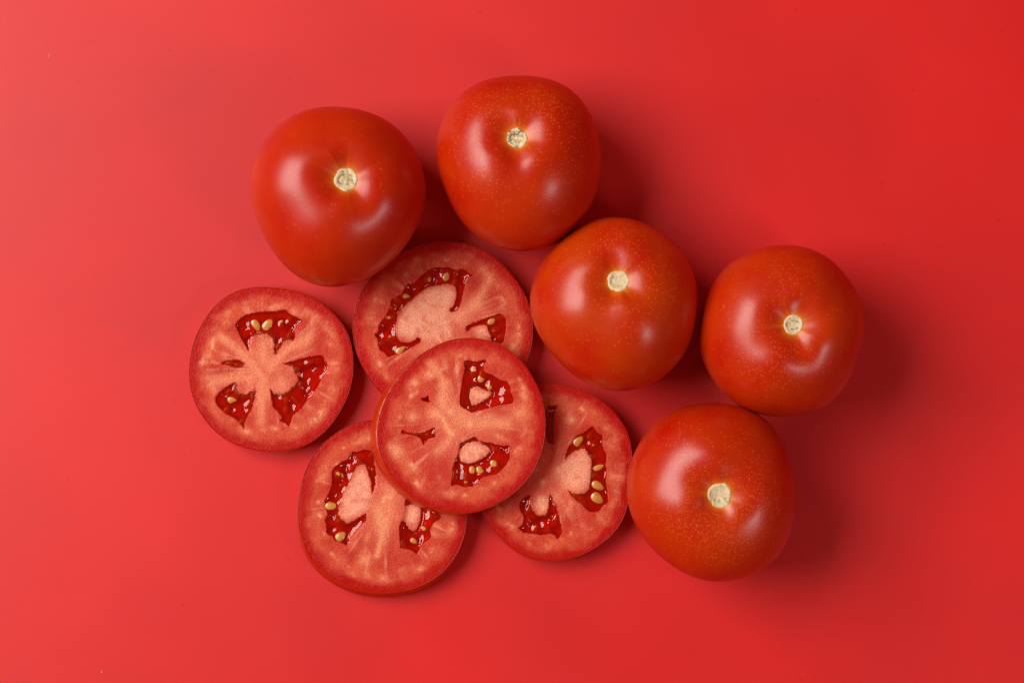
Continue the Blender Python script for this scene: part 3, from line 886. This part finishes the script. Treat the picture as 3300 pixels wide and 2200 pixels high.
Z = .38265
SLICES = [
    # left, alone on the board
    dict(label='tomato slice lying alone at far left, with four gel pockets round a pale core', seed=101,
         level=.55, wall=1.5, zoom=(580, 900, Z), bulge=(-0.0002, 0.0002),
         outline=[(700, 67), (820, 75), (950, 95), (1060, 130), (1160, 180), (1260, 255), (1340, 340), (1400, 430), (1440, 530), (1455, 640), (1460, 740), (1450, 850), (1420, 960), (1370, 1070), (1300, 1190), (1220, 1280), (1120, 1360), (1010, 1415), (900, 1443), (780, 1450), (660, 1443), (540, 1418), (430, 1375), (330, 1310), (230, 1210), (160, 1110), (110, 1000), (82, 890), (75, 780), (82, 670), (105, 560), (145, 450), (200, 345), (270, 250), (350, 170), (440, 115), (540, 80), (620, 68)],
         cavities=[
             dict(p=[(460, 380), (500, 330), (560, 295), (640, 275), (730, 268), (800, 270), (850, 255), (900, 258), (930, 290), (985, 320), (1040, 350), (990, 385), (965, 440), (975, 500), (955, 530), (915, 510), (880, 520), (850, 570), (810, 640), (785, 620), (790, 560), (780, 500), (740, 470), (690, 465), (640, 470), (605, 510), (595, 570), (585, 615), (555, 570), (520, 510), (490, 450), (470, 400)]),
             dict(p=[(340, 700), (375, 685), (420, 680), (480, 672), (530, 685), (548, 708), (530, 735), (490, 742), (440, 738), (390, 725), (345, 718)], depth=2.2),
             dict(p=[(470, 860), (410, 890), (345, 935), (300, 985), (295, 1030), (320, 1070), (370, 1120), (420, 1155), (455, 1165), (490, 1200), (520, 1235), (550, 1270), (545, 1220), (565, 1170), (600, 1110), (630, 1040), (640, 980), (655, 905), (600, 940), (560, 965), (510, 965), (480, 940), (475, 900)]),
             dict(p=[(855, 712), (930, 690), (1020, 665), (1110, 645), (1200, 632), (1225, 680), (1255, 740), (1235, 790), (1200, 830), (1170, 890), (1130, 950), (1080, 1010), (1040, 1070), (990, 1120), (945, 1150), (940, 1200), (920, 1245), (885, 1215), (840, 1195), (850, 1150), (820, 1110), (780, 1080), (770, 1010), (760, 950), (755, 910), (800, 950), (860, 960), (920, 930), (970, 880), (1000, 830), (960, 780), (940, 740), (900, 720)]),
         ],
         seeds=[(640, 385, 110, 66, -55, .35), (742, 375, 120, 76, 50, .4), (440, 1010, 100, 55, 15, .1), (575, 1065, 50, 40, 0, .2), (890, 1095, 75, 45, 80), (1090, 700, 80, 40, 30, -.2)],
         vascular=[dict(p=[(720, 850), (640, 760), (600, 700)], w=.6, y=0), dict(p=[(860, 890)], w=1.0, y=0), dict(p=[(700, 560), (700, 680)], w=1.1, y=0), dict(p=[(760, 740), (870, 610), (1090, 480)], w=.8, y=0), dict(p=[(600, 820), (300, 860)], w=.9, y=0), dict(p=[(690, 900), (680, 1200)], w=.8, y=0), dict(p=[(540, 640), (340, 480)], w=.8, y=0)]),
    # behind, half under the topmost slice
    dict(label='broad tomato slice with one long crescent gel pocket, partly shaded by the leftmost whole tomato', seed=202,
         level=.75, zoom=(1120, 760, .34444), bulge=(-0.0002, 0.0),
         outline=[(340, 1500), (270, 1420), (200, 1330), (130, 1210), (85, 1090), (58, 980), (48, 880), (55, 770), (75, 660), (110, 560), (160, 460), (230, 370), (310, 290), (400, 215), (500, 155), (610, 110), (720, 75), (840, 57), (950, 52), (1060, 62), (1160, 85), (1260, 130), (1370, 195), (1470, 290), (1560, 390), (1630, 500), (1690, 620), (1722, 740), (1732, 850), (1728, 960), (1710, 1080), (1685, 1150), (1640, 1240), (1570, 1340), (1470, 1440), (1350, 1530), (1210, 1600), (1060, 1640), (900, 1650), (740, 1640), (590, 1610), (450, 1565)],
         cavities=[
             dict(p=[(1140, 380), (1190, 375), (1135, 345), (1100, 315), (1060, 305), (1030, 320), (990, 310), (950, 290), (900, 300), (850, 290), (790, 300), (740, 335), (700, 360), (665, 400), (620, 440), (550, 450), (520, 510), (500, 545), (440, 580), (400, 590), (405, 640), (370, 730), (330, 780), (290, 830), (285, 900), (250, 920), (280, 970), (290, 1030), (300, 1070), (350, 1090), (385, 1140), (440, 1115), (500, 1105), (545, 1075), (600, 1045), (650, 1015), (695, 985), (690, 950), (655, 945), (640, 970), (590, 990), (540, 1000), (500, 990), (470, 950), (450, 890), (450, 830), (470, 770), (480, 710), (520, 670), (590, 610), (650, 560), (710, 510), (770, 475), (850, 465), (930, 450), (990, 455), (1015, 500), (1020, 570), (1005, 630), (985, 665), (950, 680), (960, 710), (1010, 715), (1045, 670), (1070, 600), (1085, 520), (1110, 440)], soft=.35),
             dict(p=[(1105, 850), (1140, 830), (1210, 800), (1300, 765), (1380, 740), (1430, 720), (1475, 760), (1490, 830), (1475, 930), (1455, 1010), (1400, 1000), (1340, 985), (1335, 930), (1310, 880), (1310, 840), (1260, 830), (1200, 845), (1155, 860), (1135, 895), (1110, 895)], soft=.4),
         ],
         seeds=[(752, 390, 95, 55, 80, .2), (925, 370, 105, 70, 70, .35), (1005, 425, 65, 42, 60, .3), (545, 568, 85, 48, -10, .3), (400, 762, 95, 55, 10, .35), (410, 955, 85, 50, 0, .2), (497, 1065, 115, 70, 45, .35), (1352, 792, 115, 62, 35, .4), (1385, 880, 85, 60, 20, .2)],
         vascular=[dict(p=[(700, 810), (790, 880), (840, 950), (870, 990)], w=.28, y=.85), dict(p=[(890, 810), (915, 850), (960, 930)], w=.25, y=.7), dict(p=[(865, 620), (850, 760)], w=.4, y=.35), dict(p=[(810, 740)], w=1.0, y=.2), dict(p=[(1050, 770)], w=1.3, y=0), dict(p=[(1190, 640)], w=1.2, y=.1), dict(p=[(1000, 760), (1200, 640), (1330, 400)], w=.8, y=0)],
         pale=[[(770, 490), (930, 470), (1000, 500), (1000, 620), (930, 700), (980, 900), (900, 990), (700, 970), (480, 960), (460, 850), (500, 720), (640, 590)], [(1200, 860), (1290, 850), (1310, 960), (1220, 950)]]),
    # topmost of the pile
    dict(label='topmost tomato slice, resting on the three other slices of the pile', seed=303,
         zoom=(1180, 1070, Z), z=TH + 0.0003, bulge=(-0.0031, -0.0014),
         outline=[(840, 47), (960, 55), (1080, 85), (1190, 140), (1290, 220), (1370, 320), (1435, 440), (1480, 560), (1505, 680), (1510, 790), (1500, 900), (1475, 1010), (1430, 1120), (1370, 1220), (1280, 1320), (1180, 1400), (1070, 1460), (950, 1505), (830, 1520), (700, 1512), (580, 1480), (460, 1430), (360, 1360), (280, 1290), (210, 1200), (150, 1110), (115, 1020), (95, 930), (92, 830), (105, 720), (140, 610), (190, 510), (260, 400), (350, 290), (460, 190), (580, 115), (700, 67)],
         cavities=[
             dict(extra=1, p=[(820, 240), (870, 235), (920, 250), (980, 240), (1020, 228), (985, 290), (1000, 340), (1060, 355), (1100, 380), (1140, 410), (1185, 410), (1215, 460), (1215, 500), (1240, 550), (1235, 600), (1130, 610), (1040, 640), (960, 660), (890, 680), (840, 650), (795, 625), (785, 570), (800, 480), (810, 400), (830, 320)], soft=.2, depth=3.4, level=1.05,
                  insets=[dict(p=[(870, 460), (950, 440), (1010, 480), (1075, 495), (1060, 550), (1000, 590), (940, 620), (880, 640), (850, 560)], drop=1.0)]),
             dict(p=[(290, 855), (305, 815), (330, 840), (400, 850), (460, 850), (510, 830), (580, 795), (575, 840), (585, 885), (540, 890), (505, 920), (480, 955), (465, 900), (420, 870), (350, 855)], soft=.1, depth=3.0, level=.9),
             dict(p=[(460, 550), (500, 550), (525, 530), (535, 560), (555, 600), (500, 590), (465, 580)], soft=0, depth=4.5, dry=True),
             dict(extra=2, p=[(785, 940), (830, 915), (890, 890), (915, 875), (940, 905), (1000, 920), (1080, 940), (1150, 955), (1215, 950), (1205, 1010), (1210, 1070), (1170, 1130), (1110, 1195), (1040, 1205), (980, 1220), (940, 1260), (900, 1300), (860, 1300), (820, 1305), (770, 1280), (710, 1300), (725, 1230), (730, 1130), (760, 1050), (775, 990)], soft=.2, depth=3.4, level=1.0,
                  insets=[dict(p=[(785, 970), (850, 920), (920, 905), (1000, 930), (1075, 990), (1020, 1060), (960, 1090), (900, 1120), (850, 1120), (780, 1090), (765, 1020)], drop=0.7)]),
         ],
         seeds=[(905, 320, 120, 44, 85, -.1), (975, 360, 115, 58, 75, 0), (1165, 525, 70, 32, 0), (440, 850, 90, 30, 5, .3), (748, 1195, 105, 50, 80), (845, 1230, 120, 50, 88), (965, 1178, 100, 52, -60), (1090, 1125, 115, 60, -55)],
         vascular=[dict(p=[(710, 672)], w=.55, y=.75), dict(p=[(875, 775)], w=.75, y=.9), dict(p=[(718, 850)], w=.6, y=.8), dict(p=[(575, 680), (640, 720), (700, 840)], w=.45, y=.35), dict(p=[(1185, 760), (950, 770)], w=1.1, y=.05), dict(p=[(650, 440)], w=1.0, y=.15), dict(p=[(390, 710)], w=1.0, y=.15), dict(p=[(265, 1005)], w=1.2, y=.2), dict(p=[(640, 560)], w=1.0, y=0), dict(p=[(1290, 690)], w=1.4, y=0), dict(p=[(560, 690)], w=1.2, y=0), dict(p=[(640, 640), (660, 420), (540, 260)], w=.7, y=0), dict(p=[(800, 720)], w=2.0, y=0), dict(p=[(700, 900), (600, 1000)], w=.7, y=0)],
         pale=[[(890, 480), (1000, 500), (1040, 540), (890, 610)], [(800, 960), (920, 920), (1050, 990), (900, 1100), (790, 1070)]]),
    # bottom of the picture
    dict(label='lowest tomato slice, its lower edge of red peel showing, under the topmost slice', seed=404,
         zoom=(930, 1330, Z), bulge=(-0.0008, -0.0029),
         outline=[(700, 55), (580, 85), (470, 125), (370, 190), (290, 260), (220, 340), (160, 440), (115, 560), (90, 680), (78, 800), (80, 900), (95, 1000), (120, 1090), (165, 1190), (225, 1270), (310, 1350), (420, 1420), (540, 1470), (660, 1500), (790, 1510), (920, 1500), (1050, 1475), (1170, 1425), (1290, 1340), (1380, 1240), (1440, 1140), (1480, 1020), (1500, 900), (1500, 800), (1470, 660), (1410, 500), (1320, 350), (1190, 210), (1030, 110), (880, 60)],
         cavities=[
             dict(p=[(530, 325), (580, 325), (640, 310), (700, 310), (720, 370), (725, 440), (745, 520), (745, 590), (720, 660), (705, 690), (695, 640), (695, 580), (670, 510), (650, 440), (610, 430), (560, 470), (530, 530), (510, 600), (470, 660), (450, 730), (430, 780), (420, 850), (450, 890), (500, 930), (560, 900), (620, 860), (655, 840), (668, 885), (620, 940), (560, 1000), (515, 1050), (525, 1090), (490, 1120), (450, 1090), (400, 1085), (370, 1040), (320, 1020), (315, 940), (300, 900), (330, 860), (310, 800), (300, 740), (330, 690), (350, 650), (365, 580), (360, 500), (400, 440), (450, 410), (500, 390)], soft=.8, level=.7),
             dict(extra=1, p=[(985, 705), (1030, 725), (1100, 770), (1180, 790), (1260, 830), (1295, 880), (1250, 905), (1205, 950), (1190, 990), (1210, 1045), (1170, 1080), (1110, 1120), (1085, 1195), (1040, 1160), (985, 1140), (935, 1140), (935, 1060), (930, 950), (955, 900), (970, 850)], soft=.3, level=.8,
                  insets=[dict(p=[(975, 780), (1060, 750), (1130, 790), (1125, 870), (1110, 940), (1080, 1000), (1040, 1010), (1000, 970), (950, 900)], drop=.7)]),
         ],
         seeds=[(425, 520, 100, 62, -45, .1), (362, 787, 115, 66, -5, .4), (437, 1040, 90, 72, 40, .4), (1225, 875, 95, 44, 0, .2), (1145, 975, 65, 45, -10, .4), (965, 1110, 75, 50, -70)],
         vascular=[dict(p=[(790, 750), (805, 715), (835, 700), (858, 712)], w=.28, y=.8), dict(p=[(770, 905), (795, 922), (830, 895)], w=.28, y=.8), dict(p=[(800, 950), (780, 1060), (745, 1200)], w=.6, y=.2), dict(p=[(860, 660), (830, 800), (790, 960)], w=1.2, y=0), dict(p=[(740, 800), (760, 900)], w=1.0, y=.05),  dict(p=[(640, 1230)], w=1.2, y=.1)],
         pale=[[(600, 460), (650, 470), (690, 600), (700, 700), (650, 820), (500, 900), (440, 850), (470, 700), (540, 560)], [(1010, 780), (1110, 800), (1080, 960), (980, 900)]]),
    # right of the pile
    dict(label='tomato slice touching the lowest whole tomato, tucked under the topmost slice on its right', seed=505,
         level=.6, wall=1.2, zoom=(1530, 1210, .39531), bulge=(-0.0003, -0.0005),
         outline=[(510, 60), (600, 55), (700, 70), (800, 95), (900, 130), (1000, 180), (1080, 240), (1150, 310), (1210, 390), (1250, 480), (1275, 580), (1284, 680), (1284, 760), (1275, 860), (1258, 990), (1235, 1100), (1190, 1200), (1110, 1300), (1000, 1390), (890, 1450), (760, 1495), (620, 1512), (500, 1500), (390, 1460), (290, 1400), (200, 1310), (120, 1210), (70, 1130), (45, 1050), (35, 900), (45, 740), (85, 560), (150, 400), (240, 250), (340, 140), (420, 85)],
         cavities=[
             dict(p=[(580, 240), (640, 245), (690, 240), (665, 275), (650, 330), (640, 400), (640, 480), (645, 560), (600, 560), (570, 500), (560, 350)], soft=.3, level=.5, depth=1.5),
             dict(p=[(960, 405), (985, 440), (1010, 470), (1050, 490), (1040, 560), (1060, 610), (1080, 650), (1070, 720), (1080, 790), (1070, 860), (1080, 930), (1095, 1030), (1050, 1060), (1010, 1110), (940, 1115), (900, 1080), (860, 1040), (820, 1010), (780, 975), (750, 925), (790, 950), (840, 965), (900, 955), (935, 920), (940, 850), (945, 780), (950, 720), (950, 680), (920, 640), (900, 590), (860, 600), (810, 620), (770, 650), (725, 695), (745, 640), (755, 590), (800, 540), (830, 490), (880, 470), (920, 440)], soft=.5),
             dict(p=[(490, 955), (440, 965), (385, 1000), (360, 1040), (370, 1100), (400, 1150), (395, 1210), (350, 1245), (400, 1285), (470, 1285), (550, 1300), (630, 1285), (660, 1310), (675, 1345), (700, 1300), (720, 1270), (700, 1200), (680, 1120), (660, 1040), (640, 990), (615, 955), (605, 1010), (600, 1080), (580, 1130), (520, 1140), (475, 1100), (455, 1050), (455, 1000)], soft=.6),
         ],
         seeds=[(845, 528, 110, 66, 50, .3), (1020, 742, 125, 56, 25, .4), (1005, 897, 110, 72, -30, .35), (1000, 1000, 115, 84, -40, .25), (880, 1025, 95, 50, -50, .2), (938, 490, 65, 42, 70, .1)],
         vascular=[dict(p=[(785, 360)], w=.7, y=.35), dict(p=[(685, 765)], w=.5, y=.6), dict(p=[(555, 865)], w=.45, y=.5), dict(p=[(560, 1070)], w=1.0, y=.4), dict(p=[(860, 640), (800, 720)], w=1.2, y=0), dict(p=[(880, 800)], w=1.4, y=0), dict(p=[(800, 900)], w=1.0, y=0)],
         pale=[[(760, 680), (880, 600), (940, 700), (930, 880), (820, 940), (700, 860), (640, 780)], [(500, 980), (590, 980), (580, 1090), (510, 1090)]]),
]
for sp in SLICES:
    build_slice(sp)


# ------------------------------------------------------------------ specks of lint on the board
def lint(px, py, length, ang, bend, label):
    x0, y0 = P(px, py)
    x0, y0 = float(x0), float(y0)
    o = thing('lint', label, 'lint', (x0, y0, 0), 'lint on the board')
    n, rad = 12, 0.00011
    vv, ff = [], []
    for i in range(n):
        u = i / (n - 1) - 0.5
        q = ang + bend * u
        cx, cy = length * u * math.cos(ang + bend * u * 0.5), length * u * math.sin(ang + bend * u * 0.5)
        for k in range(5):
            w = 2 * math.pi * k / 5
            rr_ = rad * (1 - 0.5 * abs(2 * u))
            vv.append((cx - math.sin(q) * rr_ * math.cos(w), cy + math.cos(q) * rr_ * math.cos(w), 0.00013 + rr_ * math.sin(w)))
    for i in range(n - 1):
        for k in range(5):
            ff.append((i * 5 + k, i * 5 + (k + 1) % 5, (i + 1) * 5 + (k + 1) % 5, (i + 1) * 5 + k))
    ff += [(0, 1, 2, 3, 4), tuple((n - 1) * 5 + k for k in (4, 3, 2, 1, 0))]
    mesh_obj('fibre', np.array(vv), ff, M_LINT, o)


M_LINT, _nt, _b = new_mat('pale_lint')
_n = nd(_nt, 'ShaderNodeTexNoise', Scale=900.0)
_nt.links.new(ramp(_nt, _n.outputs['Fac'], 0.3, 0.7, (0.62, 0.42, 0.36, 1), (0.8, 0.6, 0.52, 1)), _b.inputs['Base Color'])
_b.inputs['Roughness'].default_value = 0.8
lint(159, 180, 0.0021, 1.5, 0.9, 'tiny pale curved lint fibre near the upper left corner of the board')
lint(328, 2162, 0.0013, 1.1, 0.5, 'tiny pale speck of lint near the lower left edge of the board')
